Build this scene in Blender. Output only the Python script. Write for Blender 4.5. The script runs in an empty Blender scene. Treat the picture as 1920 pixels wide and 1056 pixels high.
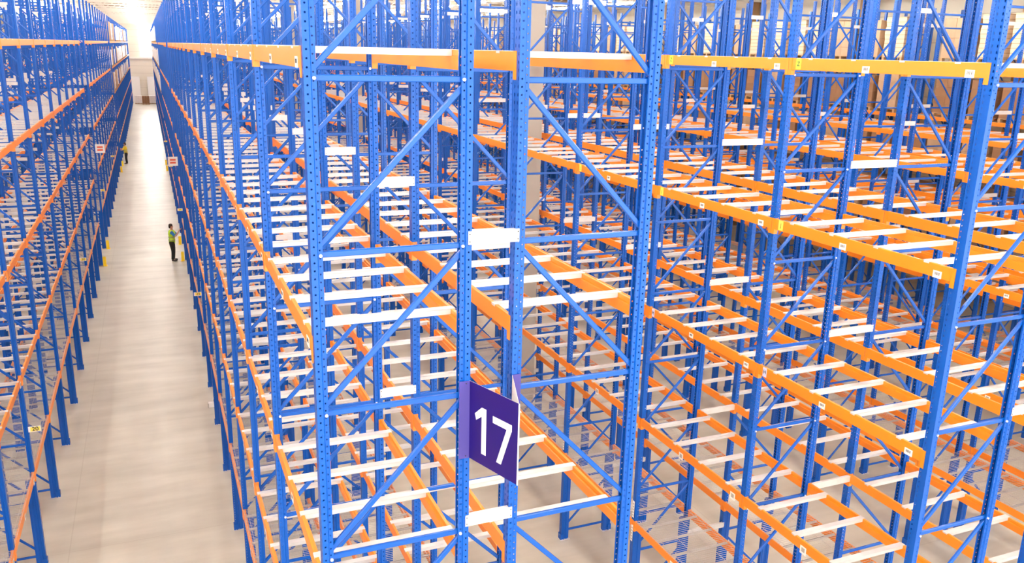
import bpy, math, random
from mathutils import Matrix, Vector
random.seed(7)
SC = bpy.context.scene
COL = SC.collection
PI = math.pi

# ------------------------------------------------------------------ camera
CAMP = Vector((0.0, 0.0, 10.0))
F_PX = 1580.0
R_RIGHT = Vector((0.92194985, -0.38657617, 0.02381871))
R_DOWN = Vector((-0.08079398, -0.25210269, -0.96432182))
R_FWD = Vector((0.37878859, 0.88713195, -0.26365906))
cam = bpy.data.cameras.new('camera')
camo = bpy.data.objects.new('camera', cam)
COL.objects.link(camo)
cam.sensor_width = 36.0
cam.lens = F_PX * 36.0 / 1920.0
cam.clip_end = 600
M = Matrix((( R_RIGHT.x, -R_DOWN.x, -R_FWD.x, CAMP.x),
            ( R_RIGHT.y, -R_DOWN.y, -R_FWD.y, CAMP.y),
            ( R_RIGHT.z, -R_DOWN.z, -R_FWD.z, CAMP.z),
            (0, 0, 0, 1)))
camo.matrix_world = M
SC.camera = camo

# ------------------------------------------------------------------ daylight and exposure
world = bpy.data.worlds.new('daylight')
SC.world = world
world.use_nodes = True
bg = world.node_tree.nodes['Background']
bg.inputs[0].default_value = (1.0, 0.985, 0.96, 1)
bg.inputs[1].default_value = 2.0
LAMP_STRENGTH = 30.0
WINDOW_STRENGTH = 14.0
SC.view_settings.view_transform = 'Standard'
SC.view_settings.look = 'None'
SC.view_settings.gamma = 1.0
SC.view_settings.use_curve_mapping = False
SC.view_settings.exposure = 1.05
SC.cycles.max_bounces = 7
SC.cycles.diffuse_bounces = 4
SC.cycles.glossy_bounces = 3
SC.cycles.transparent_max_bounces = 24
SC.cycles.sample_clamp_indirect = 6
SC.cycles.use_denoising = True

# ------------------------------------------------------------------ warehouse dimensions
CEIL = 14.0
Y_END = 163.0
X_LEFT, X_RIGHT = -24.0, 33.0
PITCH = 2.79
W = 1.18            # depth of an upright frame
TOP = 12.0
Y0 = 5.78
FR = [Y0 + PITCH*k for k in range(14)]
s2 = FR[-1] + 3.62
FR2 = [s2 + PITCH*k for k in range(11)]
s3 = FR2[-1] + 3.8
FR3 = [s3 + PITCH*k for k in range(30)]
SECTIONS = [FR, FR2, FR3]
LEVELS = [10.0, 8.0, 6.0, 4.0]
DECKZ = 2.03

# ------------------------------------------------------------------ helpers
def project(p):
    q = Vector(p) - CAMP
    z = R_FWD.dot(q)
    if z < 0.05: return None
    return (960 + F_PX*R_RIGHT.dot(q)/z, 528 + F_PX*R_DOWN.dot(q)/z, z)
def seen(pts, m=0):
    us = [project(p) for p in pts]
    us = [u for u in us if u]
    if not us: return False
    return (min(u[0] for u in us) < 1920+m and max(u[0] for u in us) > -m and
            min(u[1] for u in us) < 1056+m and max(u[1] for u in us) > -m)

class MB:
    """collects quads and builds one mesh"""
    def __init__(s): s.v=[]; s.f=[]; s.m=[]; s.uv=[]; s.smooth=[]
    def face(s, idx, mat=0, uv=None):
        s.f.append(tuple(idx)); s.m.append(mat); s.uv.append(uv)
    def box(s, a, b, mat=0):
        x0,y0,z0=a; x1,y1,z1=b; n=len(s.v)
        s.v += [(x0,y0,z0),(x1,y0,z0),(x1,y1,z0),(x0,y1,z0),(x0,y0,z1),(x1,y0,z1),(x1,y1,z1),(x0,y1,z1)]
        for q in ((0,3,2,1),(4,5,6,7),(0,1,5,4),(1,2,6,5),(2,3,7,6),(3,0,4,7)):
            s.face([n+i for i in q], mat)
    def loft(s, rings, mat=0, caps=True, closed=True):
        n=len(s.v); k=len(rings[0])
        for r in rings: s.v += [tuple(p) for p in r]
        for j in range(len(rings)-1):
            for i in range(k if closed else k-1):
                a=n+j*k+i; b=n+j*k+(i+1)%k
                s.face((a,b,b+k,a+k), mat)
        if caps and closed:
            s.face([n+i for i in range(k)][::-1], mat)
            s.face([n+(len(rings)-1)*k+i for i in range(k)], mat)
    def bar(s, p, q, w, h, up=(0,1,0), mat=0, bev=0.0):
        """rectangular bar from p to q; w across `up`'s perpendicular, h along up"""
        p=Vector(p); q=Vector(q); d=(q-p).normalized(); u=Vector(up); u=(u-d*u.dot(d)).normalized(); r=d.cross(u)
        if bev<=0: prof=[(-w/2,-h/2),(w/2,-h/2),(w/2,h/2),(-w/2,h/2)]
        else:
            b=bev; prof=[(-w/2+b,-h/2),(w/2-b,-h/2),(w/2,-h/2+b),(w/2,h/2-b),(w/2-b,h/2),(-w/2+b,h/2),(-w/2,h/2-b),(-w/2,-h/2+b)]
        s.loft([[c+r*a+u*b2 for a,b2 in prof] for c in (p,q)], mat)
    def cyl(s, p, q, r0, r1=None, n=10, mat=0):
        r1 = r0 if r1 is None else r1
        p=Vector(p); q=Vector(q); d=(q-p).normalized()
        u=d.orthogonal().normalized(); v=d.cross(u)
        s.loft([[c+u*(rr*math.cos(2*PI*i/n))+v*(rr*math.sin(2*PI*i/n)) for i in range(n)] for c,rr in ((p,r0),(q,r1))], mat)
    def prism(s, prof, ya, yb, axis='y', mat=0):
        """closed profile (x,z) swept along y, or (x,y) swept along z"""
        if axis=='y': rings=[[(x,y,z) for x,z in prof] for y in (ya,yb)]
        elif axis=='x': rings=[[(x,y,z) for y,z in prof] for x in (ya,yb)]
        else: rings=[[(x,y,z) for x,y in prof] for z in (ya,yb)]
        s.loft(rings, mat)
    def mesh(s, name, mats, smooth=False):
        me=bpy.data.meshes.new(name)
        me.from_pydata([tuple(x) for x in s.v], [], s.f)
        for mt in mats: me.materials.append(mt)
        me.polygons.foreach_set('material_index', s.m)
        if any(u is not None for u in s.uv):
            lay=me.uv_layers.new(name='UVMap'); flat=[]
            for f,u in zip(s.f,s.uv):
                if u is None: u=[(0.0,0.0)]*len(f)
                for c in u: flat += [c[0],c[1]]
            lay.data.foreach_set('uv', flat)
        if smooth: me.polygons.foreach_set('use_smooth',[True]*len(s.f))
        me.validate(); me.update()
        return me

def link(name, me, parent=None, loc=(0,0,0), rz=0.0, **props):
    o=bpy.data.objects.new(name, me); COL.objects.link(o)
    o.location=loc; o.rotation_euler=(0,0,rz)
    if parent is not None: o.parent=parent
    for k,v in props.items(): o[k]=v
    return o
def copy_tree(src, **props):
    r=src.copy(); COL.objects.link(r)
    for ch in list(src.children):
        c=ch.copy(); COL.objects.link(c); c.parent=r
        for g in list(ch.children):
            d=g.copy(); COL.objects.link(d); d.parent=c
    for k,v in props.items(): r[k]=v
    return r
ORD=['zeroth','first','second','third','fourth','fifth','sixth','seventh','eighth','ninth','tenth','eleventh','twelfth','thirteenth',
 'fourteenth','fifteenth','sixteenth','seventeenth','eighteenth','nineteenth','twentieth']
_T={2:'twenty',3:'thirty',4:'forty',5:'fifty',6:'sixty'}
_TH={20:'twentieth',30:'thirtieth',40:'fortieth',50:'fiftieth',60:'sixtieth'}
def ordn(n):
    if n<=20: return ORD[n]
    if n%10==0: return _TH[n]
    return _T[n//10]+'-'+ORD[n%10]

# ------------------------------------------------------------------ materials
def mat(name, col, rough=0.45, metal=0.0, spec=0.5, noise=0.0, nscale=6.0, emit=None, estr=0.0):
    m=bpy.data.materials.new(name); m.use_nodes=True
    nt=m.node_tree; b=nt.nodes['Principled BSDF']
    b.inputs['Base Color'].default_value=(*col,1)
    b.inputs['Roughness'].default_value=rough
    b.inputs['Metallic'].default_value=metal
    b.inputs['Specular IOR Level'].default_value=spec
    if noise>0:
        tc=nt.nodes.new('ShaderNodeTexCoord'); n=nt.nodes.new('ShaderNodeTexNoise'); n.inputs['Scale'].default_value=nscale
        n.inputs['Detail'].default_value=4
        nt.links.new(tc.outputs['Object'], n.inputs['Vector'])
        mx=nt.nodes.new('ShaderNodeMix'); mx.data_type='RGBA'
        mx.inputs[6].default_value=(*[c*(1-noise) for c in col],1); mx.inputs[7].default_value=(*[min(1,c*(1+noise)) for c in col],1)
        nt.links.new(n.outputs['Fac'], mx.inputs[0]); nt.links.new(mx.outputs[2], b.inputs['Base Color'])
    if emit:
        b.inputs['Emission Color'].default_value=(*emit,1); b.inputs['Emission Strength'].default_value=estr
    return m
BLUE_C=(0.0002,0.092,0.47)
M_BLUE=mat('blue_powder_coat', BLUE_C, 0.26, 0.0, 0.5, 0.06, 3.0)
M_ORANGE=mat('orange_powder_coat', (0.95,0.27,0.004), 0.38, 0.0, 0.8, 0.05, 2.0)
M_ZINC=mat('galvanised_steel', (0.70,0.695,0.68), 0.40, 0.25, 0.5, 0.10, 9.0)
M_ZINC_D=mat('deck_wire_zinc', (0.62,0.60,0.57), 0.35, 0.55, 0.5)
M_BOLT=mat('bolt_zinc', (0.9,0.9,0.9), 0.3, 0.3, 0.6)
M_WHITE=mat('white_sticker', (0.9,0.88,0.84), 0.5)
M_BLACK=mat('black_ink', (0.02,0.02,0.02), 0.6)
M_LIME=mat('lime_sticker', (0.62,0.95,0.05), 0.5)
M_YELST=mat('yellow_sticker', (1.0,0.78,0.10), 0.5)
M_LILAC=mat('pale_blue_sticker', (0.62,0.66,0.92), 0.5)
M_PURPLE=mat('sign_purple', (0.013,0.003,0.150), 0.3)
M_YELLOW=mat('yellow_paint', (1.0,0.70,0.01), 0.4)
M_RED=mat('red_print', (0.8,0.12,0.05), 0.5)
M_SHRINK=mat('shrink_wrap_white', (0.86,0.83,0.79), 0.3, 0, 0.6, 0.12, 3.0)
M_CARTON=mat('brown_carton', (0.30,0.16,0.08), 0.7, 0, 0.3, 0.15, 2.0)
M_TAN=mat('tan_stacked_goods', (0.45,0.30,0.18), 0.55, 0, 0.4, 0.2, 4.0)
M_WOOD=mat('pallet_wood', (0.45,0.29,0.15), 0.8, 0, 0.3, 0.2, 8.0)
M_COLUMN=mat('beige_column_paint', (0.44,0.41,0.36), 0.7, 0, 0.3, 0.05, 1.0)
M_BROWNCOL=mat('brown_column_paint', (0.38,0.22,0.10), 0.6)
M_LAMP=mat('lamp_diffuser', (1,1,1), 0.5, emit=(1.0,0.98,0.94), estr=LAMP_STRENGTH)
M_WIN=mat('daylit_window', (1,1,1), 0.3, emit=(1.0,0.99,0.97), estr=WINDOW_STRENGTH)
M_TRUSS=mat('truss_paint', (0.82,0.78,0.68), 0.5)

def perforated():
    m=bpy.data.materials.new('perforated_blue_powder_coat'); m.use_nodes=True
    nt=m.node_tree; b=nt.nodes['Principled BSDF']; out=nt.nodes['Material Output']
    b.inputs['Base Color'].default_value=(*BLUE_C,1); b.inputs['Roughness'].default_value=0.27; b.inputs['Specular IOR Level'].default_value=0.4
    L=nt.links.new
    def math_(op,a,c=None,d=None):
        n=nt.nodes.new('ShaderNodeMath'); n.operation=op
        for i,x in enumerate((a,c,d)):
            if x is None: continue
            if isinstance(x,(int,float)): n.inputs[i].default_value=x
            else: L(x,n.inputs[i])
        return n.outputs[0]
    uv=nt.nodes.new('ShaderNodeUVMap'); sp=nt.nodes.new('ShaderNodeSeparateXYZ'); L(uv.outputs[0],sp.inputs[0])
    u=math_('ABSOLUTE',sp.outputs[0]); v=sp.outputs[1]
    def hole(uc,a,bb,off):
        du=math_('DIVIDE',math_('SUBTRACT',u,uc),a)
        dv=math_('DIVIDE',math_('SUBTRACT',math_('FLOORED_MODULO',math_('ADD',v,off),0.0572),0.0286),bb)
        return math_('LESS_THAN',math_('ADD',math_('MULTIPLY',du,du),math_('MULTIPLY',dv,dv)),1.0)
    h=math_('MAXIMUM',math_('MAXIMUM',hole(0.030,0.0075,0.0145,0.0),hole(0.073,0.0072,0.0072,0.0)),hole(0.122,0.0065,0.0065,0.0286))
    tr=nt.nodes.new('ShaderNodeBsdfTransparent'); mx=nt.nodes.new('ShaderNodeMixShader')
    L(h,mx.inputs[0]); L(b.outputs[0],mx.inputs[1]); L(tr.outputs[0],mx.inputs[2]); L(mx.outputs[0],out.inputs[0])
    return m
M_PERF=perforated()

def floor_mat():
    m=bpy.data.materials.new('concrete_floor'); m.use_nodes=True
    nt=m.node_tree; b=nt.nodes['Principled BSDF']; L=nt.links.new
    tc=nt.nodes.new('ShaderNodeTexCoord')
    mp=nt.nodes.new('ShaderNodeMapping'); mp.inputs['Scale'].default_value=(1.0,0.35,1.0); L(tc.outputs['Object'],mp.inputs[0])
    n1=nt.nodes.new('ShaderNodeTexNoise'); n1.inputs['Scale'].default_value=0.5; n1.inputs['Detail'].default_value=7; L(mp.outputs[0],n1.inputs[0])
    mp2=nt.nodes.new('ShaderNodeMapping'); mp2.inputs['Scale'].default_value=(0.6,2.2,1.0); L(tc.outputs['Object'],mp2.inputs[0])
    n2=nt.nodes.new('ShaderNodeTexNoise'); n2.inputs['Scale'].default_value=0.8; n2.inputs['Detail'].default_value=5; L(mp2.outputs[0],n2.inputs[0])
    ad=nt.nodes.new('ShaderNodeMath'); ad.operation='ADD'; L(n1.outputs['Fac'],ad.inputs[0]); L(n2.outputs['Fac'],ad.inputs[1])
    rp=nt.nodes.new('ShaderNodeValToRGB'); rp.color_ramp.elements[0].position=0.34; rp.color_ramp.elements[0].color=(0.42,0.395,0.325,1)
    rp.color_ramp.elements[1].position=0.62; rp.color_ramp.elements[1].color=(0.61,0.585,0.50,1)
    hf=nt.nodes.new('ShaderNodeMath'); hf.operation='MULTIPLY'; hf.inputs[1].default_value=0.5; L(ad.outputs[0],hf.inputs[0]); L(hf.outputs[0],rp.inputs[0])
    # saw-cut joints of the slab
    sp=nt.nodes.new('ShaderNodeSeparateXYZ'); L(tc.outputs['Object'],sp.inputs[0])
    def joint(o,per,off):
        a=nt.nodes.new('ShaderNodeMath'); a.operation='ADD'; a.inputs[1].default_value=off; L(o,a.inputs[0])
        c=nt.nodes.new('ShaderNodeMath'); c.operation='FLOORED_MODULO'; c.inputs[1].default_value=per; L(a.outputs[0],c.inputs[0])
        d=nt.nodes.new('ShaderNodeMath'); d.operation='LESS_THAN'; d.inputs[1].default_value=0.02; L(c.outputs[0],d.inputs[0]); return d.outputs[0]
    j=nt.nodes.new('ShaderNodeMath'); j.operation='MAXIMUM'; L(joint(sp.outputs[0],6.5,2.25),j.inputs[0]); L(joint(sp.outputs[1],6.0,0.8),j.inputs[1])
    mj=nt.nodes.new('ShaderNodeMix'); mj.data_type='RGBA'; mj.inputs[7].default_value=(0.27,0.22,0.17,1)
    js=nt.nodes.new('ShaderNodeMath'); js.operation='MULTIPLY'; js.inputs[1].default_value=0.22; L(j.outputs[0],js.inputs[0])
    L(js.outputs[0],mj.inputs[0]); L(rp.outputs[0],mj.inputs[6]); L(mj.outputs[2],b.inputs['Base Color'])
    b.inputs['Roughness'].default_value=0.33; b.inputs['Specular IOR Level'].default_value=0.45
    return m
M_FLOOR=floor_mat()

def banded(name, c1, c2, period, axis, width=0.12, rough=0.6):
    m=bpy.data.materials.new(name); m.use_nodes=True
    nt=m.node_tree; b=nt.nodes['Principled BSDF']; L=nt.links.new
    tc=nt.nodes.new('ShaderNodeTexCoord'); sp=nt.nodes.new('ShaderNodeSeparateXYZ'); L(tc.outputs['Object'],sp.inputs[0])
    a=nt.nodes.new('ShaderNodeMath'); a.operation='FLOORED_MODULO'; a.inputs[1].default_value=period; L(sp.outputs[axis],a.inputs[0])
    d=nt.nodes.new('ShaderNodeMath'); d.operation='LESS_THAN'; d.inputs[1].default_value=width*period; L(a.outputs[0],d.inputs[0])
    mx=nt.nodes.new('ShaderNodeMix'); mx.data_type='RGBA'; mx.inputs[6].default_value=(*c1,1); mx.inputs[7].default_value=(*c2,1)
    L(d.outputs[0],mx.inputs[0]); L(mx.outputs[2],b.inputs['Base Color']); b.inputs['Roughness'].default_value=rough
    return m
M_CEIL=banded('ribbed_roof_deck', (0.42,0.31,0.19), (0.30,0.21,0.12), 0.9, 1, 0.25)
M_WALL=banded("cream_wall_panels", (0.74,0.68,0.56), (0.52,0.45,0.34), 1.2, 2, 0.03)
M_TANLAY=banded('layered_tan_goods', (0.66,0.49,0.33), (0.42,0.27,0.16), 0.16, 2, 0.18)

# ------------------------------------------------------------------ the hall itself
def shell(name, a, b, m):
    mb=MB(); mb.box(a,b); link(name, mb.mesh(name,[m]), kind='structure')
shell('floor', (X_LEFT,-14,-0.2), (X_RIGHT,Y_END,0.0), M_FLOOR)
shell('ceiling', (X_LEFT,-14,CEIL), (X_RIGHT,Y_END,CEIL+0.2), M_CEIL)
shell('wall_right', (X_RIGHT,-14,0), (X_RIGHT+0.2,Y_END,CEIL), M_WALL)
shell('wall_left', (X_LEFT-0.2,-14,0), (X_LEFT,Y_END,CEIL), M_WALL)
shell('wall_back', (X_LEFT,Y_END,0), (X_RIGHT,Y_END+0.2,CEIL), M_WALL)

# roof trusses across the hall, purlins along them
mb=MB()
ty=4.0
while ty < Y_END:
    for z in (13.0,13.85): mb.box((X_LEFT,ty-0.06,z-0.06),(X_RIGHT,ty+0.06,z+0.06))
    x=X_LEFT; up=True
    while x < X_RIGHT-1.4:
        mb.bar((x,ty,13.0 if up else 13.85),(x+1.5,ty,13.85 if up else 13.0),0.05,0.05)
        x+=1.5; up=not up
    ty+=6.0
link('ceiling_trusses', mb.mesh('ceiling_trusses',[M_TRUSS]), kind='structure')
mb=MB()
for k in range(14):
    x=X_LEFT+1.5+4.2*k
    mb.box((x-0.05,-14,13.3),(x+0.05,Y_END,13.42))
link('ceiling_purlins', mb.mesh('ceiling_purlins',[M_TRUSS]), kind='structure')

# windows with daylight in the far wall and along the loading side
def window(name, a, b, nx, nz):
    mb=MB(); x0,y0,z0=a; x1,y1,z1=b
    wide = 'x' if abs(x1-x0)>abs(y1-y0) else 'y'
    mb.box(a,b)
    f=link(name, mb.mesh(name,[M_WIN]), kind='structure')
    fb=MB()
    if wide=='x':
        y=min(y0,y1)-0.03
        for i in range(nx+1):
            x=x0+(x1-x0)*i/nx; fb.box((x-0.04,y,z0),(x+0.04,y+0.03,z1))
        for i in range(nz+1):
            z=z0+(z1-z0)*i/nz; fb.box((x0,y,z-0.04),(x1,y+0.03,z+0.04))
    link(name+'_frame', fb.mesh(name+'_frame',[M_WHITE]), f)
window('window_1', (-0.7,Y_END-0.06,7.7),(3.1,Y_END-0.01,12.8),4,3)
mb=MB(); mb.box((X_LEFT,Y_END-0.25,7.2),(X_RIGHT,Y_END-0.02,7.5))
link('trim_1', mb.mesh('trim_1',[M_TRUSS]), kind='structure')

# ------------------------------------------------------------------ lamps: long luminaires under the trusses
def lamp_meshes():
    a=MB(); a.box((-0.05,-2.2,0.0),(0.05,2.2,0.07))
    for y in (-2.0,2.0): a.box((-0.006,y-.006,0.07),(0.006,y+.006,0.56))
    d=MB()
    for x in (-.11,.11): d.cyl((x,-2.15,0.0),(x,2.15,0.0),.045,n=8)
    for y in (-2.1,0,2.1): a.box((-.11,y-.02,0.0),(.11,y+.02,.02))
    return a.mesh('lamp_housing',[M_WHITE]), d.mesh('lamp_tube',[M_LAMP])
LH,LD=lamp_meshes()
lamp_n=0
LAMP_X=[(-14.0,'leftmost'),(-7.4,'second'),(-0.85,'walkway'),(5.45,'second aisle'),(12.2,'third aisle'),(18.6,'fourth aisle'),(25.2,'fifth aisle')]
proto_lamp=None
for xi,(lx,nm) in enumerate(LAMP_X):
    k=0; ly=-9.0
    while ly < Y_END-3:
        k+=1
        rank='%s along'%ordn(k)
        lab='white ceiling lamp over the %s, %s'%({'walkway':'main walkway','leftmost':'leftmost strip','second':'strip left of the walkway'}.get(nm,nm),rank)
        if proto_lamp is None:
            o=link('ceiling_lamp', LH, None, (lx,ly,12.75)); link('lamp_tube', LD, o); proto_lamp=o
        else:
            o=copy_tree(proto_lamp); o.location=(lx,ly,12.75)
        o['label']=lab; o['category']='ceiling lamp'; o['group']='long luminaires under the roof trusses'
        lamp_n+=1
        ly+=6.0

# ------------------------------------------------------------------ racking parts
TH=0.0025
PROF=[(.085,-.020),(.085,-.038),(.054,-.038),(.046,-.05),(0,-.05),(0,.05),(.046,.05),(.054,.038),(.085,.038),(.085,.020)]
def inner_prof():
    n=len(PROF); out=[]
    for i,(x,y) in enumerate(PROF):
        P=Vector((x,y)); A=Vector(PROF[i-1]) if i>0 else None; B=Vector(PROF[i+1]) if i<n-1 else None
        ns=[]
        for a,b in ((A,P),(P,B)):
            if a is None or b is None: continue
            d=(b-a).normalized(); ns.append(Vector((-d.y,d.x)))
        nn=sum(ns,Vector((0,0))).normalized()
        sc=1.0/max(0.5,nn.dot(ns[0]))
        out.append(tuple(P-nn*(-TH*sc)))
    return out
def post_mb(mb, height, x0=0.0, flip=False, holes=True, z0=0.01, mat_i=0):
    pts=PROF; inn=inner_prof()
    # make sure the second skin lies inside the section
    if Vector(inn[4]).x<0: inn=[tuple(2*Vector(p)-Vector(q)) for p,q in zip(pts,inn)]
    us=[0.0]
    for a,b in zip(pts,pts[1:]): us.append(us[-1]+(Vector(b)-Vector(a)).length)
    mid=us[-1]/2; us=[u-mid for u in us]
    loop=list(pts)+list(inn)[::-1]; lu=us+us[::-1]
    n=len(mb.v); k=len(loop)
    def tx(x): return x0-x if flip else x0+x
    zs=(z0,height)
    for z in zs: mb.v += [(tx(x),y,z) for x,y in loop]
    for i in range(k):
        j=(i+1)%k
        q=[n+i,n+j,n+j+k,n+i+k]; uv=[(lu[i],zs[0]),(lu[j],zs[0]),(lu[j],zs[1]),(lu[i],zs[1])]
        if flip: q=q[::-1]; uv=uv[::-1]
        mb.face(q,mat_i,uv if holes else None)
    h=k//2
    for i in range(h-1):
        a=[n+k+i,n+k+i+1,n+k+k-2-i,n+k+k-1-i]
        mb.face(a,mat_i)
def plate_mb():
    mb=MB()
    mb.box((-.022,-.075,0),(.195,.075,.008),1)
    mb.box((-.018,-.058,.008),(-.004,.058,.14),0)
    for s in (-1,1): mb.box((-.018,min(s*.053,s*.060),.008),(.06,max(s*.053,s*.060),.14),0)
    for x in (.02,.18):
        for y in (-.064,.064): mb.cyl((x,y,.008),(x,y,.022),.008,n=6,mat=1)
    return mb
HZ=[0.2+1.2*k for k in range(10)]
def hbrace(mb,z,bev=.006): mb.bar((.058,0,z),(W-.058,0,z),.034 if False else .045,.032,up=(0,1,0),bev=bev)
def dbrace(mb,z,bev=.006): mb.bar((.062,0,z+.055),(W-.062,0,z+1.2-.05),.042,.032,up=(0,1,0),bev=bev)

me_post=MB(); post_mb(me_post,TOP); ME_POST=me_post.mesh('perforated_post',[M_PERF])
me_post=MB(); post_mb(me_post,TOP,0,False,False); ME_POSTS=me_post.mesh('plain_post',[M_BLUE])
REINF_H=1.86
def reinf_mb(mb, x0=0.0, sgn=1):
    prof=[(.0875,-.036),(.100,-.036),(.106,-.046),(.150,-.046),(.156,-.036),(.176,-.036),(.176,.036),(.156,.036),(.150,.046),(.106,.046),(.100,.036),(.0875,.036)]
    mb.prism([(x0+sgn*x,y) for x,y in prof][::sgn],.008,REINF_H,'z')
me_r=MB(); reinf_mb(me_r); ME_REINF=me_r.mesh('lower_reinforcement',[M_BLUE])
ME_PLATE=plate_mb().mesh('base_plate',[M_BLUE,M_ZINC])
me=MB(); hbrace(me,0); ME_H=me.mesh('horizontal_brace',[M_BLUE])
me=MB(); dbrace(me,0); ME_D=me.mesh('diagonal_brace',[M_BLUE])
me=MB()
for x in (.070,W-.070): me.cyl((x,-.052,0),(x,-.038,0),.0115,n=8); me.cyl((x,.038,0),(x,.052,0),.0115,n=8)
me_b=MB(); me_b.cyl((0,-.052,0),(0,-.037,0),.0120,n=8); ME_BOLT=me_b.mesh('bolt',[M_BOLT])

def frame_tree(level):
    """level 0: every part with its bolts; 1: parts; 2: one mesh"""
    if level==2:
        mb=MB()
        post_mb(mb,TOP,0,False,False); post_mb(mb,TOP,W,True,False); reinf_mb(mb); reinf_mb(mb,W,-1)
        for z in HZ: hbrace(mb,z,0)
        for z in HZ[:-1]: dbrace(mb,z,0)
        return link('upright_frame', mb.mesh('upright_frame_mesh',[M_BLUE]))
    r=link('upright_frame', None)
    for s in (0,1):
        p=link('post', ME_POST, r, (s*W,0,0), s*PI)
        link('base_plate', ME_PLATE, p)
        link('lower_reinforcement', ME_REINF, p, label='doubled lower section below the wire deck')
    for z in HZ:
        h=link('horizontal_brace', ME_H, r, (0,0,z))
        if level==0:
            for x in (.068,W-.068): link('bolt', ME_BOLT, h, (x,0,0), 0, label='bright zinc bolt head')
    for z in HZ[:-1]:
        d=link('diagonal_brace', ME_D, r, (0,0,z))
    return r

# beams -------------------------------------------------------------
BL=PITCH-0.1
def beam_mb(mb, y0=.05, y1=.05+BL, z=0.0, x0=0.0, sgn=1, mi=0, simple=False):
    if simple: prof=[(0,-.14),(0,0),(.05,0),(.05,-.14)]
    else: prof=[(0,-.137),(.003,-.14),(.05,-.14),(.05,-.046),(.030,-.042),(.030,-.001),(.028,0),(.003,0),(0,-.003)]
    mb.prism([(x0+sgn*x,z+zz) for x,zz in prof][::sgn], y0, y1, 'y', mi)
def conn_mb(mb, y, side, z=0.0, x0=0.0, sgn=1, mi=0):
    """hooked end plate: side=+1 covers the near half of the far post"""
    a,b=(y-.004,y+.046) if side>0 else (y-.046,y+.004)
    xs=sorted((x0-sgn*.007,x0-sgn*.0015)); mb.box((xs[0],a,z-.20),(xs[1],b,z+.003),mi)
    a,b=(y-.006,y-.001) if side>0 else (y+.001,y+.006)
    xs=sorted((x0-sgn*.007,x0+sgn*.052)); mb.box((xs[0],a,z-.20),(xs[1],b,z+.003),mi)
me=MB(); beam_mb(me); ME_BEAM=me.mesh('shelf_beam_mesh',[M_ORANGE])
me=MB(); conn_mb(me,.05,-1); ME_CN=me.mesh('connector_near',[M_ORANGE])
me=MB(); conn_mb(me,.05+BL,1); ME_CF=me.mesh('connector_far',[M_ORANGE])
me=MB(); beam_mb(me); conn_mb(me,.05,-1); conn_mb(me,.05+BL,1); ME_BEAM1=me.mesh('shelf_beam_whole',[M_ORANGE])
def text_mesh_data(txt, size, font_bold=False):
    c=bpy.data.curves.new('lettering','FONT'); c.body=txt; c.size=size; c.align_x='CENTER'; c.align_y='CENTER'
    c.offset=size*0.02
    o=bpy.data.objects.new('lettering',c); COL.objects.link(o)
    dg=bpy.context.evaluated_depsgraph_get(); m=bpy.data.meshes.new_from_object(o.evaluated_get(dg))
    vs=[tuple(v.co) for v in m.vertices]; fs=[tuple(p.vertices) for p in m.polygons]
    bpy.data.objects.remove(o); bpy.data.curves.remove(c); bpy.data.meshes.remove(m)
    return vs,fs
def sticker(name,w,h,bgm,txt=None,size=.1,fgm=None,bars=0,t=.002):
    """thin plate in the local XZ plane facing -y"""
    mb=MB(); mb.box((-w/2,-t,-h/2),(w/2,0,h/2),0)
    mats=[bgm]
    if txt:
        mats.append(fgm or M_BLACK); vs,fs=text_mesh_data(txt,size); n=len(mb.v)
        mb.v += [(x,-t-.0008,y) for x,y,_ in vs]
        for f in fs: mb.face([n+i for i in f],1)
    if bars:
        mats.append(M_BLACK); bi=len(mats)-1; x=-w*.32; rnd=random.Random(3)
        for i in range(bars):
            ww=w*.64/bars; mb.box((x,-t-.0008,-h*.1),(x+ww*rnd.uniform(.3,.7),-t,h*.30),bi); x+=ww
    return mb.mesh(name,mats)
ME_BAR=sticker('barcode',.105,.075,M_WHITE,bars=9)
ME_Z=sticker('letter_z',.082,.125,M_LIME,'Z',.075)
ME_J=sticker('letter_j',.082,.125,M_YELST,'J',.07)
ME_HL=sticker('letter_h',.075,.13,M_LILAC,'H',.075)
me=MB()
me.box((-.055,-.002,-.075),(.055,0,.035),0); me.box((-.03,-.0028,-.045),(.03,-.002,.015),1); ME_PLAC=me.mesh('card_label',[M_WHITE,M_COLUMN])

def beam_tree(row_c=False, lvl=0, aisle=True, detail=True):
    if not detail: return link('shelf_beam', ME_BEAM1)
    r=link('shelf_beam', ME_BEAM)
    link('end_connector', ME_CN, r); link('end_connector', ME_CF, r)
    if aisle:
        for y in (.22,1.54): link('barcode_label', ME_BAR if lvl<3 else ME_PLAC, r, (0,y,-.105), -PI/2, label='white barcode label' if lvl<3 else 'white card label')
        mm={0:ME_Z,1:ME_J,2:ME_HL}.get(lvl)
        if mm and row_c: link('letter_label', mm, r, (0,2.62,-.068), -PI/2, label=['lime green label with letter Z','yellow label with letter J','pale blue label with letter H'][lvl])
    return r
def bar_mb(mb, y, z=0.0, full=True):
    w=.075
    mb.box((.032,y-w/2,z-.044),(W-.032,y+w/2,z-.002))
    if full:
        mb.box((-.004,y-w/2,z+.0005),(W+.004,y+w/2,z+.0035))
        for x in (-.004,W+.001): mb.box((x,y-w/2+.004,z-.016),(x+.003,y+w/2-.004,z+.0005))
me=MB(); bar_mb(me,0); ME_SUP=me.mesh('deck_bar_mesh',[M_ZINC])
BAR_Y=[PITCH/2+(i-1.5)*.683 for i in range(4)]
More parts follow.
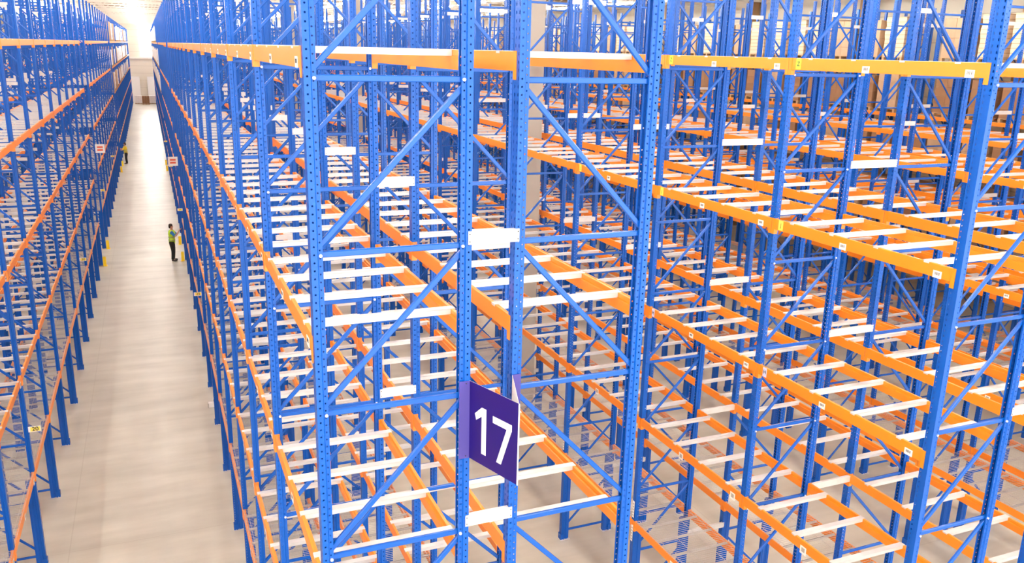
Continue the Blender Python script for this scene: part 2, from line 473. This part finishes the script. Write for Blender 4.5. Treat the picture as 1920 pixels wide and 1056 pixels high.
def wires_mb(mb, n=54, r=.0025, y0=.06):
    span=BL-.02
    for i in range(n):
        y=y0+span*(i+.5)/n
        mb.box((.0,y-r,.001),(W,y+r,.001+2*r))
    for x in (.012,.075,.40,W-.40,W-.075,W-.012):
        mb.box((x-r,y0,.001+2*r),(x+r,y0+span,.001+4*r))
me=MB(); wires_mb(me); ME_WIRE=me.mesh('wire_deck_mesh',[M_ZINC_D])
me=MB(); me.box((.032,-.02,-.03),(W-.032,-.008,-.001)); me.box((.032,.008,-.03),(W-.032,.02,-.001)); me.box((.032,-.02,-.032),(W-.032,.02,-.029))
ME_CHAN=me.mesh('support_channel_mesh',[M_ZINC_D])
def deck_tree():
    r=link('wire_deck', ME_WIRE)
    for i in range(6): link('support_channel', ME_CHAN, r, (0,.28+i*.447,0))
    return r
def spacer_mb(mb, gap, x=0.0, y=0.0, z=0.0):
    mb.box((x-.03,y-.058,z-.05),(x+gap+.03,y-.054,z+.05))
    mb.box((x-.0+.001,y-.054,z+.046),(x+gap-.001,y-.02,z+.05)); mb.box((x+.001,y-.054,z-.05),(x+gap-.001,y-.02,z-.046))
    for xx in (x-.018,x+gap+.018):
        for zz in (-.028,.028): mb.cyl((xx,y-.062,z+zz),(xx,y-.058,z+zz),.005,n=6,mat=1)

# ------------------------------------------------------------------ rows: (face x, direction, phrase)
ROWS=[(-2.61,-1,'first row left of walkway'),(-5.70,1,'second row left of walkway'),(-9.30,-1,'third row left of walkway'),(-12.0,1,'fourth row left of walkway'),
      (0.935,1,'first row right of walkway'),(3.645,-1,'second row right of walkway'),(7.30,1,'third row right of walkway'),(10.41,-1,'fourth row right of walkway'),
      (14.15,1,'fifth row right of walkway'),(16.86,-1,'sixth row right of walkway'),(20.50,1,'seventh row right of walkway'),(23.60,-1,'eighth row right of walkway'),
      (27.20,1,'ninth row right of walkway'),(29.90,-1,'tenth row right of walkway')]
def rng(rx,d): return (rx,rx+d*W)
frames=[];beams=[];bars=[];decks=[];spacers=[]
def dist(x,y,z): return R_FWD.dot(Vector((x,y,z))-CAMP)
for ri,(rx,d,ph) in enumerate(ROWS):
    cx=rx+d*W/2; nf=0; nb=0
    for sec in SECTIONS:
        for k,y in enumerate(sec):
            vis=seen([(x,y,z) for x in rng(rx,d) for z in (0,3,6,9,12)])
            if vis: nf+=1
            frames.append(dict(r=ri,y=y,vis=vis,n=nf,s=max(1.0,dist(cx,y,8))))
            if k==len(sec)-1: continue
            yc=y+PITCH/2
            bv=seen([(x,yy,z) for x in rng(rx,d) for yy in (y,yc,y+PITCH) for z in (2,6,10)])
            if bv: nb+=1
            for li,z in enumerate(LEVELS+[DECKZ]):
                for side in (0,1):
                    x=rx if side==0 else rx+d*W
                    v=seen([(x,yy,z) for yy in (y,yc,y+PITCH)])
                    beams.append(dict(r=ri,y=y,z=z,l=li,side=side,vis=v,n=nb,s=max(1,dist(x,yc,z))))
                v=seen([(cx,yy,z) for yy in (y,yc,y+PITCH)]+[(rx,yc,z)])
                if z==DECKZ: decks.append(dict(r=ri,y=y,vis=v,n=nb,s=max(1,dist(cx,yc,z))))
                else:
                    for bi in range(4):
                        yb=y+BAR_Y[bi]
                        bars.append(dict(r=ri,y=y,z=z,l=li,b=bi,vis=seen([(rx,yb,z),(cx,yb,z),(rx+d*W,yb,z)]),n=nb,s=max(1,dist(cx,yb,z))))
            
LV=['top level','second level','third level','fourth level','lowest level']
def split(lst, cap, far=75.0):
    v=sorted([q for q in lst if q['vis'] and q['s']<far], key=lambda q:q['s'])
    pick=v[:cap]; ids={id(q) for q in pick}
    return pick,[q for q in lst if id(q) not in ids]
def rot(d): return 0.0 if d>0 else PI
def row_place(o,rx,d,y,z):
    """rows facing right are turned round; their own origin is then at the far end of the bay"""
    o.location=(rx,y,z); o.rotation_euler=(0,0,rot(d))

# frames
pick,rest=split(frames,290,90)
P0=frame_tree(0); P1=frame_tree(1); P2=frame_tree(2)
used={0:False,1:False,2:False}; PR={0:P0,1:P1,2:P2}
for i,q in enumerate(pick):
    lv=0 if i<8 else (1 if i<90 else 2)
    if not used[lv]: o=PR[lv]; used[lv]=True
    else: o=copy_tree(PR[lv])
    rx,d,ph=ROWS[q['r']]
    row_place(o,rx,d,q['y'],0)
    o['label']='blue upright frame, %s from the near end, %s'%(ordn(q['n']),ph)
    o['category']='rack frame'; o['group']='blue upright frames of the pallet racking'
    if q['r']==6 and q['n']==1:
        cv=MB(); cv.box((-.010,-.054,.16),(-.001,-.003,9.70)); cv.box((-.0008,-.0535,.16),(.03,-.0505,9.70))
        link('cover_plate', cv.mesh('cover_plate',[M_BLUE]), o, label='plain blue cover plate over the slots')
mb=MB()
for q in rest:
    rx,d,ph=ROWS[q['r']]; y=q['y']
    for a in (rx,rx+d*W):
        s=d if a==rx else -d
        x0,x1=sorted((a,a+s*.08)); mb.box((x0,y-.05,0),(x1,y+.05,TOP)); x0,x1=sorted((a+s*.08,a+s*.175)); mb.box((x0,y-.046,0),(x1,y+.046,REINF_H))
    for z in HZ: mb.bar((rx,y,z),(rx+d*W,y,z),.045,.03)
    for z in HZ[:-1]: mb.bar((rx+d*.06,y,z+.05),(rx+d*(W-.06),y,z+1.15),.042,.03)
link('distant_rack_frames', mb.mesh('distant_rack_frames',[M_BLUE]), kind='stuff', label='blue rack frames standing far down the hall beyond the nearer ones', category='rack frames')

# beams
pick,rest=split(beams,290)
cache={}
for i,q in enumerate(pick):
    rx,d,ph=ROWS[q['r']]
    det=i<120; key=(det,q['l'],q['side']==0,q['r']==6)
    if key not in cache:
        o=beam_tree(q['r']==6,q['l'],q['side']==0,det); cache[key]=o
    else: o=copy_tree(cache[key])
    # aisle beams face the aisle, the others face the flue
    dd=d if q['side']==0 else -d
    x=rx if q['side']==0 else rx+d*W
    o.location=(x,q['y'] if dd>0 else q['y']+PITCH,q['z']); o.rotation_euler=(0,0,rot(dd))
    o['label']='orange beam, %s, %s, %s bay back, %s'%('left side' if (dd>0) else 'right side',LV[q['l']],ordn(q['n']),ph)
    o['category']='rack beam'; o['group']='orange beams of the pallet racking'
mb=MB()
for q in rest:
    rx,d,ph=ROWS[q['r']]; dd=d if q['side']==0 else -d; x=rx if q['side']==0 else rx+d*W
    y=q['y']
    if q['s']<45:
        beam_mb(mb,y+.05,y+.05+BL,q['z'],x,dd); 
        conn_mb(mb,y+.05,-1,q['z'],x,dd); conn_mb(mb,y+.05+BL,1,q['z'],x,dd)
    else: beam_mb(mb,y+.0,y+PITCH,q['z'],x,dd,simple=True)
link('distant_rack_beams', mb.mesh('distant_rack_beams',[M_ORANGE]), kind='stuff', label='orange rack beams far down the hall beyond the nearer ones', category='rack beams')

# deck support bars
pick,rest=split(bars,295)
first=None
for q in pick:
    rx,d,ph=ROWS[q['r']]
    if first is None: first=o=link('deck_bar', ME_SUP)
    else: o=first.copy(); COL.objects.link(o)
    o.location=(rx,q['y']+BAR_Y[q['b']],q['z']); o.rotation_euler=(0,0,rot(d))
    o['label']='white deck bar, %s of four, %s, %s bay back, %s'%(ordn(q['b']+1),LV[q['l']],ordn(q['n']),ph)
    o['category']='deck bar'; o['group']='white galvanised bars across the shelf beams'
mb=MB()
for q in rest:
    rx,d,ph=ROWS[q['r']]; y=q['y']+BAR_Y[q['b']]; x0,x1=sorted((rx,rx+d*W))
    mb.box((x0+.032,y-.037,q['z']-.044),(x1-.032,y+.037,q['z']-.002))
    mb.box((x0+.006,y-.037,q['z']),(x1-.006,y+.037,q['z']+.003))
link('distant_deck_bars', mb.mesh('distant_deck_bars',[M_ZINC]), kind='stuff', label='white deck bars far down the hall beyond the nearer ones', category='deck bars')

# wire decks on the lowest level
pick,rest=split(decks,120,60)
first=None
for q in pick:
    rx,d,ph=ROWS[q['r']]
    if first is None: first=o=deck_tree()
    else: o=copy_tree(first)
    o.location=(rx,q['y'] if d>0 else q['y']+PITCH,DECKZ); o.rotation_euler=(0,0,rot(d))
    o['label']='wire mesh deck on the lowest beams, %s bay back, %s'%(ordn(q['n']),ph)
    o['category']='wire deck'; o['group']='wire mesh decks of the lowest level'
mb=MB()
for q in rest:
    rx,d,ph=ROWS[q['r']]; x0,x1=sorted((rx,rx+d*W))
    for i in range(18):
        y=q['y']+.1+i*.152; mb.box((x0,y-.006,DECKZ),(x1,y+.006,DECKZ+.01))
    for i in range(4):
        x=x0+.1+i*.32; mb.box((x-.005,q['y']+.05,DECKZ+.01),(x+.005,q['y']+2.7,DECKZ+.02))
link('distant_wire_decks', mb.mesh('distant_wire_decks',[M_ZINC_D]), kind='stuff', label='wire mesh decks far down the hall beyond the nearer ones', category='wire decks')

# row spacers between back-to-back rows
PAIRS=[(-4.52,-3.79,'first and second rows left of walkway'),(2.115,2.465,'first and second rows right of walkway'),(8.48,9.23,'third and fourth rows right of walkway'),
       (15.33,15.68,'fifth and sixth rows right of walkway'),(21.68,22.42,'seventh and eighth rows right of walkway')]
SPZ=[11.05,8.66,6.31,3.93,1.55]
sp=[]
for pi,(xa,xb,ph) in enumerate(PAIRS):
    nf=0
    for sec in SECTIONS:
        for y in sec:
            if y>70: continue
            v=seen([(xa,y,z) for z in (0,3,6,9,12)])
            if v: nf+=1
            for zi,z in enumerate(SPZ):
                sp.append(dict(p=pi,y=y,z=z,zi=zi,n=nf,vis=seen([(xa,y,z),(xb,y,z)]),s=max(1,dist(xa,y,z))))
pick,rest=split(sp,200,70)
spm={}
SPN=['topmost','second','third','fourth','lowest']
for q in pick:
    xa,xb,ph=PAIRS[q['p']]; g=round(xb-xa,3)
    if g not in spm:
        mb=MB(); spacer_mb(mb,g); spm[g]=mb.mesh('row_spacer_mesh',[M_ZINC,M_BLACK])
    o=link('row_spacer', spm[g], None, (xa,q['y'],q['z']))
    o['label']='white spacer, %s, %s frames back, between %s'%(SPN[q['zi']],ordn(q['n']),ph)
    o['category']='row spacer'; o['group']='white spacers tying back-to-back racks'

# ------------------------------------------------------------------ columns
def column(x,y,w,dd,m,label,cat='column'):
    mb=MB(); mb.bar((x,y,0),(x,y,CEIL),w,dd,up=(0,1,0),bev=.02)
    mb.box((x-w/2-.05,y-dd/2-.05,0),(x+w/2+.05,y+dd/2+.05,.12))
    o=link('concrete_column' if m is M_COLUMN else 'wall_column', mb.mesh('column_mesh',[m]))
    o['label']=label; o['category']=cat
for i,y in enumerate((19.72,39.0,58.2)):
    column(8.84,y,.44,.40,M_COLUMN,'beige square concrete column between the third and fourth rows, %s from the near end'%ordn(i+1))
for i,y in enumerate((24.4,33.1,41.8,50.5)):
    column(32.6,y,.5,.5,M_BROWNCOL,'brown column against the right wall, %s from the near end'%ordn(i+1))

# ------------------------------------------------------------------ the 17 sign
sg=link('aisle_sign', None, None, (2.11,5.727,6.875))
sg['label']='purple angled aisle sign with white number 17 between the two nearest posts'; sg['category']='aisle sign'
H17=.655
A2=Vector((0,0,0)); AP=Vector((.185,-.54,0)); B1=Vector((.36,0,0))
def panel(a,b,t,h,m0,m1,name,label):
    """upright panel from a to b, outer skin m0 and inner skin m1"""
    mb=MB(); d=(b-a).normalized(); n=Vector((d.y,-d.x,0))
    def quadbox(o0,o1,mi):
        r=[[a+n*o0,b+n*o0,b+n*o1,a+n*o1]]
        mb.loft([[p+Vector((0,0,z)) for p in r[0]] for z in (0,h)],mi)
    quadbox(0,t/2,0); quadbox(-t/2,0,1)
    return link(name, mb.mesh(name,[m0,m1]), sg, label=label)
panel(A2,AP,.004,H17,M_PURPLE,M_WHITE,'sign_panel','purple panel with the number')
panel(AP,B1,.004,H17,M_PURPLE,M_WHITE,'sign_panel','rear panel showing its white back')
mb=MB(); mb.box((-.085,-.004,0),(.0,0,H17)); 
for z in (.02,H17-.02): mb.cyl((-.03,-.007,z),(-.03,-.004,z),.005,n=6,mat=1)
link('mounting_flange', mb.mesh('flange',[mat('sign_purple_flange',(0.065,0.045,0.30),0.4),M_BLACK]), sg)
mb=MB(); mb.box((.36,-.004,0),(.43,0,H17)); link('mounting_flange', mb.mesh('flange',[bpy.data.materials['sign_purple_flange']]), sg)
mb=MB(); mb.bar(AP+Vector((0,-.004,0)),AP+Vector((0,-.004,H17)),.008,.008); link('sign_edge', mb.mesh('sign_edge',[M_WHITE]), sg, label='white folded edge')
# digits, drawn as flat vinyl strokes on the panel
def stroke(mb,p,q,w,sc):
    p=Vector(p);q=Vector(q);d=(q-p).normalized();n=Vector((-d.y,d.x))*w/2
    return [p+n,q+n,q-n,p-n]
dirp=(AP-A2).normalized(); npan=Vector((dirp.y,-dirp.x,0)); L17=(AP-A2).length
def P17(u,v,o=.0032): return A2+dirp*(u*L17)+Vector((0,0,v*H17))+npan*o
def digit(name,polys):
    mb=MB()
    for poly in polys:
        r0=[P17(u,v,.0022) for u,v in poly]; r1=[P17(u,v,.0034) for u,v in poly]
        mb.loft([r0,r1])
    link(name, mb.mesh(name,[M_WHITE]), sg)
digit('digit', [[(.27,.145),(.365,.145),(.365,.70),(.27,.70)],[(.27,.70),(.27,.62),(.155,.545),(.125,.62),(.27,.735)],[(.27,.735),(.365,.735),(.365,.70),(.27,.70)]])
digit('digit', [[(.50,.70),(.88,.70),(.88,.615),(.50,.615)],[(.785,.63),(.88,.63),(.68,.145),(.585,.145)]])

# ------------------------------------------------------------------ numbered plates on posts
def plate(txt,x,y,z,w=.21,h=.11,label='',bgm=None,name='number_plate',cat='number plate',red=False):
    mb=MB(); t=.004
    mb.box((-w/2,-t,-h/2),(w/2,0,h/2),0)
    mats=[M_WHITE,M_YELST,M_BLACK,M_RED]
    if not red: mb.box((-w/2+.035,-t-.001,-h/2+.012),(w/2-.012,-t,h/2-.012),1)
    if txt:
        vs,fs=text_mesh_data(txt,h*1.0); n=len(mb.v); mb.v += [(a+.012,-t-.0018,b) for a,b,_ in vs]
        for f in fs: mb.face([n+i for i in f],2)
    elif red:
        mb.box((-w*.30,-t-.001,h*.06),(w*.30,-t,h*.26),3); mb.box((-w*.30,-t-.001,-h*.26),(w*.30,-t,-h*.06),3)
    else:
        for zz in (-.014,.008): mb.box((-.03,-t-.0018,zz),(.045,-t-.001,zz+.008),2)
    o=link(name, mb.mesh(name,mats), None, (x,y,z)); o['label']=label; o['category']=cat
plate('20',-2.50,16.84,2.93,label='yellow plate numbered 20 on the nearest left row post')
plate('30',-2.50,30.79,2.93,label='yellow plate numbered 30 further along the left row')
plate('',-2.50,45.64,2.93,label='small yellow plate on the left row post just past the first passage')
plate('',-2.50,59.6,2.93,label='small yellow plate on the left row well past the first passage')
plate('25',.83,25.26,2.95,label='yellow plate numbered 25 on the first right row')
plate('',.83,39.2,2.95,label='small yellow plate above the worker in the lime vest')
plate('',.83,53.95,2.95,label='small yellow plate on the right row past the first passage')
plate('',.83,67.9,2.95,label='small yellow plate farthest along the right row')
plate(None,-2.42,45.6,4.97,.42,.42,label='square white warning sign with two red bars on the left row',name='warning_sign',cat='warning sign',red=True)
plate(None,.75,42.0,4.72,.42,.42,label='square white warning sign with two red bars on the right row',name='warning_sign',cat='warning sign',red=True)
# small white device strapped low to a post
dv=MB(); dv.box((-.07,-.06,-.06),(.07,.05,.06),0); dv.box((-.085,-.07,-.075),(-.06,.04,.05),1); dv.bar((.02,0,.05),(.09,.05,.20),.012,.012)
o=link('junction_box', dv.mesh('junction_box',[M_WHITE,M_COLUMN]), None, (.86,22.46,.62)); o['label']='small white junction box strapped low on a right row post'; o['category']='junction box'
# tall white strip labels hung on the posts of the third row
k=0
for y in (8.57,11.36,14.15):
    for z in (2.25,1.80):
        k+=1; mb=MB(); mb.box((-.003,-.028,-.16),(0,.028,.16),0)
        for j in range(5): mb.box((-.0038,-.018,-.13+.055*j),(-.003,.018,-.10+.055*j),1)
        o=link('strip_label', mb.mesh('strip_label',[M_WHITE,M_COLUMN]), None, (7.290,y-.072 if False else y,z-.02 if z<2 else z+.0))
        o['label']='tall white strip label, %s beam, post %s of the third row'%('below the lowest' if z<2 else 'above the lowest',['two','three','four'][(k-1)//2]); o['category']='strip label'; o['group']='strip labels on third row posts'

# yellow post guards at the passages
def guard(x,y,s,label):
    mb=MB()
    prof=[(0,-.09),(.10,-.09),(.13,-.06),(.13,.06),(.10,.09),(0,.09),(0,.075),(.09,.075),(.115,.05),(.115,-.05),(.09,-.075),(0,-.075)]
    mb.prism([(s*a,b) for a,b in prof][::s],0,.42,'z')
    mb.box((min(0,s*.17),-.11,0),(max(0,s*.17),.11,.012))
    o=link('post_guard', mb.mesh('post_guard',[M_YELLOW]), None, (x,y,0)); o['label']=label; o['category']='post guard'
PN=['near side of the first passage','far side of the first passage','near side of the second passage','far side of the second passage']
for y,ph in zip((FR[-1],FR2[0],FR2[-1],FR3[0]),PN):
    guard(-2.585,y-.12,1,'yellow post guard on the left row, %s'%ph)
    guard(.905,y-.12,-1,'yellow post guard on the right row, %s'%ph)

# ------------------------------------------------------------------ goods
def goods_mesh(name,kind,w=1.0,dp=1.1,h=1.35,seed=0):
    rnd=random.Random(seed)
    pm=MB()
    for i in range(7): 
        x=-dp/2+.0+i*(dp-.1)/6; pm.box((x,-w/2,.12),(x+.1,w/2,.144))
    for yy in (-w/2,-.05,w/2-.1):
        pm.box((-dp/2,yy,.0),(dp/2,yy+.1,.022)); 
        for xx in (-dp/2,-.07,dp/2-.14): pm.box((xx,yy,.022),(xx+.14,yy+.1,.12))
    g=MB()
    if kind=='cartons':
        nz=4; ny=2; nx=3
        for a in range(nz):
            for b in range(ny):
                for c in range(nx):
                    e=rnd.uniform(.002,.012)
                    g.box((-dp/2+c*dp/nx+e,-w/2+b*w/ny+e,.146+a*h/nz),(-dp/2+(c+1)*dp/nx-e,-w/2+(b+1)*w/ny-e,.146+(a+1)*h/nz-.006))
    else:
        nz=9; ring=[]
        for a in range(nz+1):
            e=rnd.uniform(0,.035); z=.146+h*a/nz
            ring.append([(-dp/2+e,-w/2+e,z),(dp/2-e,-w/2+e,z),(dp/2-e,w/2-e,z),(-dp/2+e,w/2-e,z)])
        g.loft(ring)
    return pm,g
GK={}
for nm,kind,m,h in (('wrapped','wrap',M_SHRINK,1.35),('white_cartons','cartons',M_SHRINK,1.2),('tan','wrap',M_TANLAY,1.5),('brown_cartons','cartons',M_CARTON,1.25),('tan_cartons','cartons',M_TAN,1.4)):
    pm,g=goods_mesh(nm,kind,h=h,seed=hash(nm)%97 if False else len(nm))
    GK[nm]=(pm.mesh('pallet_mesh',[M_WOOD]), g.mesh(nm+'_load',[m]))
def load(nm,x,y,z,label,name='loaded_pallet'):
    o=link(name, GK[nm][0], None, (x,y,z)); link('goods', GK[nm][1], o)
    o['label']=label; o['category']='loaded pallet'; o['group']='pallet loads stored in the racks'
    return o
WORD={'wrapped':'white wrapped pallet load','white_cartons':'pallet of white cartons','tan':'tan layered pallet load','brown_cartons':'pallet of brown cartons','tan_cartons':'pallet of tan cartons'}
rnd=random.Random(11)
for ri,kinds in ((0,('wrapped','white_cartons','tan_cartons')),(4,('wrapped','white_cartons'))):
    rx,d,ph=ROWS[ri]
    for k,y in enumerate(FR3[:-1][:24]):
        for li,z in enumerate((10.005,8.005,6.005)):
            if ri==4 and li==0 and k<3: continue
            if rnd.random()<.12: continue
            nm=rnd.choice(kinds)
            load(nm,rx+d*(W/2-.09),y+.80,z,'%s, %s, %s bay past second passage, %s'%(WORD[nm],LV[li],ordn(k+1),ph))
rx,d,ph=ROWS[12]
for k,y in enumerate(FR[4:]+FR2):
    if abs(y-FR[-1])<.1 or abs(y-FR2[-1])<.1: continue
    for li,z in enumerate((10.005,8.005,6.005,4.005)):
        for s in (0,1):
            if rnd.random()<.10: continue
            nm=rnd.choice(('tan','tan','tan_cartons') if li==0 else ('brown_cartons','tan_cartons','brown_cartons'))
            load(nm,rx+d*W/2,y+.75+s*1.25,z,'%s %s, %s, %s bay, %s'%(('near','far')[s],WORD[nm],LV[li],ordn(k+1),ph))
# pallet loads and cabinets at the end of the walkway
load('white_cartons',-1.75,157.0,0,'pallet of white cartons on the floor at the left end of the walkway')
load('white_cartons',.45,157.0,0,'pallet of white cartons on the floor at the right end of the walkway')
load('brown_cartons',-.62,155.2,0,'pallet of brown cartons on the floor at the middle of the walkway end')
for i,(x,w,h) in enumerate(((-2.35,1.9,4.2),(1.2,2.6,4.2))):
    mb=MB(); mb.box((-w/2,-.1,0),(w/2,.1,h)); mb.box((-w/2-.06,-.14,0),(-w/2,.14,h+.06)); mb.box((w/2,-.14,0),(w/2+.06,.14,h+.06)); mb.box((-w/2-.06,-.14,h),(w/2+.06,.14,h+.06))
    o=link('dock_door', mb.mesh('dock_door',[M_WHITE]), None, (x,Y_END-.3,0)); o['label']='tall white dock door at the %s of the far wall'%('left','right')[i]; o['category']='dock door'

# ------------------------------------------------------------------ people
M_SKIN=mat('skin',(0.62,0.36,0.25),0.55); M_HAIR=mat('dark_hair',(0.035,0.018,0.012),0.6)
M_VEST=mat('lime_vest',(0.55,0.85,0.03),0.6); M_VESTY=mat('yellow_vest',(0.95,0.72,0.02),0.6); M_TROU=mat('black_trousers',(0.012,0.012,0.014),0.7)
M_SHIRT=mat('blue_shirt',(0.03,0.22,0.55),0.7); M_DSHIRT=mat('dark_shirt',(0.02,0.02,0.05),0.7); M_SHOE=mat('shoes',(0.05,0.04,0.035),0.5)
M_REFL=mat('reflective_tape',(0.45,0.52,0.18),0.4); M_BOARD=mat('tablet_case',(0.18,0.08,0.14),0.4)
def tube(name, pts, rad, m, parent, seg=12, squash=1.0, axis=(1,0,0), label=None):
    """smooth tapering tube through pts, oval when squash differs from one"""
    P=[Vector(p) for p in pts]; pr=[]; rr=[]
    for i in range(len(P)-1):
        for t in range(4):
            f=t/4; p0=P[max(0,i-1)];p1=P[i];p2=P[i+1];p3=P[min(len(P)-1,i+2)]
            pr.append(.5*((2*p1)+(p2-p0)*f+(2*p0-5*p1+4*p2-p3)*f*f+(3*p1-p0-3*p2+p3)*f**3)); rr.append(rad[i]+(rad[i+1]-rad[i])*f)
    pr.append(P[-1]); rr.append(rad[-1])
    mb=MB(); rings=[]
    ax=Vector(axis)
    for i,c in enumerate(pr):
        d=(pr[min(i+1,len(pr)-1)]-pr[max(i-1,0)]).normalized()
        u=(ax-d*ax.dot(d)).normalized(); v=d.cross(u)
        rings.append([c+u*(rr[i]*math.cos(2*PI*k/seg))+v*(rr[i]*squash*math.sin(2*PI*k/seg)) for k in range(seg)])
    mb.loft(rings)
    o=link(name, mb.mesh(name,[m],True), parent)
    if label: o['label']=label
    return o
def skin_body(name, verts, edges, m, parent):
    """one continuous skinned body: verts are (pos, rx, ry)"""
    me=bpy.data.meshes.new(name); me.from_pydata([v[0] for v in verts],edges,[])
    me.materials.append(m)
    o=link(name, me, parent)
    md=o.modifiers.new('skin','SKIN'); md.use_smooth_shade=True
    if not me.skin_vertices: 
        pass
    sl=me.skin_vertices[0].data if me.skin_vertices else None
    if sl:
        for i,v in enumerate(verts): sl[i].radius=(v[1],v[2])
        sl[0].use_root=True
    sb=o.modifiers.new('smooth','SUBSURF'); sb.levels=1; sb.render_levels=1
    return o
def ellipsoid(mb,c,r,n=16,m=10,mat=0,zlo=-1.0,zhi=1.0):
    rings=[]
    for j in range(m+1):
        t=zlo+(zhi-zlo)*j/m; t=max(-.999,min(.999,t)); s=math.sqrt(1-t*t)
        rings.append([(c[0]+r[0]*s*math.cos(2*PI*i/n),c[1]+r[1]*s*math.sin(2*PI*i/n),c[2]+r[2]*t) for i in range(n)])
    mb.loft(rings,mat)
def person(name,loc,rz,label,arms,vest,sleeve,lean=0.0,hair_long=False,trou=M_TROU):
    """stands facing local +x; arms: two lists shoulder, elbow, wrist"""
    r=link(name,None,None,loc,rz); r['label']=label; r['category']='person'
    hip=.93; sh=1.44
    V=[((0,0,hip),.135,.16)]; E=[]
    def add(p,a,b,par): V.append((p,a,b)); E.append((par,len(V)-1)); return len(V)-1
    w=add((.01+lean*.4,0,1.13),.115,.15,0); ch=add((.02+lean*.8,0,1.32),.125,.18,w); nk0=add((.01+lean,0,1.46),.085,.10,ch)
    nk=add((.02+lean,0,1.53),.055,.055,nk0); hd=add((.035+lean,0,1.60),.07,.065,nk); top=add((.03+lean,0,1.72),.082,.075,hd)
    for s in (-1,1):
        a=add((0,s*.095,hip-.06),.095,.095,0); k=add((.03,s*.105,.50),.062,.062,a); an=add((-.01,s*.11,.10),.043,.043,k); t=add((.13,s*.125,.045),.035,.045,an)
    for s,ar in zip((-1,1),arms):
        a=add((.01+lean,s*.17,1.42),.062,.062,ch); e=add(ar[0],.043,.043,a); wv=add(ar[1],.030,.030,e)
    skin_body('body',V,E,M_SKIN,r)
    # face
    mb=MB(); ellipsoid(mb,(.094+lean,0,1.645),(.020,.014,.022),8,6)
    ellipsoid(mb,(.02+lean,-.074,1.65),(.02,.012,.03),8,6); ellipsoid(mb,(.02+lean,.074,1.65),(.02,.012,.03),8,6)
    link('nose_and_ears', mb.mesh('nose_and_ears',[M_SKIN],True), r)
    mb=MB()
    for s in (-1,1): ellipsoid(mb,(.083+lean,s*.030,1.672),(.010,.013,.008),8,6)
    mb.box((.070+lean,-.022,1.603),(.090+lean,.022,1.609))
    link('eyes_and_mouth', mb.mesh('eyes_and_mouth',[M_HAIR],True), r)
    mb=MB(); ellipsoid(mb,(-.005+lean,0,1.715),(.092,.088,.085),16,10)
    ellipsoid(mb,(-.045+lean,0,1.65),(.055,.080,.085 if not hair_long else .15),14,8)
    link('hair', mb.mesh('hair',[M_HAIR],True), r)
    # clothes
    tube('vest',[(0,0,.86),(.012+lean*.4,0,1.13),(.02+lean*.8,0,1.32),(.012+lean,0,1.45),(.012+lean,0,1.50)],[.178,.170,.205,.165,.085],vest,r,18,.80,(0,1,0))
    for z in (1.02,1.16):
        tube('reflective_band',[(.004+lean*.3,0,z-.025),(.006+lean*.4,0,z+.025)],[.186,.186],M_REFL,r,18,.82,(0,1,0))
    for s,ar in zip((-1,1),arms):
        sp_=Vector((.01+lean,s*.165,1.43)); el=Vector(ar[0]); 
        tube('sleeve',[sp_,sp_.lerp(el,.45),sp_.lerp(el,.85)],[.078,.070,.060],sleeve,r,12)
    for s in (-1,1):
        tube('trouser_leg',[(0,s*.085,.95),(.0,s*.095,.84),(.03,s*.105,.50),(-.005,s*.11,.09)],[.120,.118,.082,.070],trou,r,14)
        mb=MB(); ellipsoid(mb,(.065,s*.118,.045),(.135,.05,.05),14,8,zlo=-.85); link('shoe', mb.mesh('shoe',[M_SHOE],True), r)
    # hands with separate fingers
    for s,ar in zip((-1,1),arms):
        wv=Vector(ar[1]); el=Vector(ar[0]); d=(wv-el).normalized(); side=Vector((0,1,0)); side=(side-d*side.dot(d)).normalized(); up=d.cross(side)
        hv=[(tuple(wv),.026,.020)]; he=[]
        def ha(p,a,par): hv.append((tuple(p),a,a*.85)); he.append((par,len(hv)-1)); return len(hv)-1
        pm=ha(wv+d*.05,.034,0)
        for i,(o_,ln) in enumerate(((-.030,.065),(-.010,.075),(.010,.070),(.029,.055))):
            b=ha(wv+d*.088+side*o_,.011,pm); c=ha(wv+d*(.088+ln*.55)+side*o_*1.1-up*.012,.009,b); ha(wv+d*(.088+ln*.85)+side*o_*1.1-up*.035,.008,c)
        t=ha(wv+d*.045-side*s*.040-up*.01,.012,0); ha(wv+d*.085-side*s*.055-up*.03,.009,t)
        skin_body('hand',hv,he,M_SKIN,r)
    return r
# worker at the right row holds a tablet up in front of the face
p=person('person',(.42,42.05,0),math.radians(-8),'worker in lime vest and dark trousers holding up a tablet beside the right row',
   arms=[((.20,-.23,1.22),(.35,-.09,1.44)),((.21,.22,1.22),(.35,.07,1.44))],vest=M_VEST,sleeve=M_SHIRT)
mb=MB(); mb.bar((.46,0,1.36),(.48,0,1.58),.22,.016,up=(1,0,-.2),bev=.004)
o=link('tablet', mb.mesh('tablet',[M_BOARD]), None, (.42,42.05,0), math.radians(-8)); o['label']='dark tablet held up by the worker in the lime vest'; o['category']='tablet'
person('person',(-2.22,78.6,0),math.radians(175),'worker in yellow vest and black trousers reaching into the left row',
   arms=[((.26,-.22,1.22),(.46,-.12,1.30)),((.22,.24,1.18),(.42,.14,1.20))],vest=M_VESTY,sleeve=M_VESTY,lean=.04)
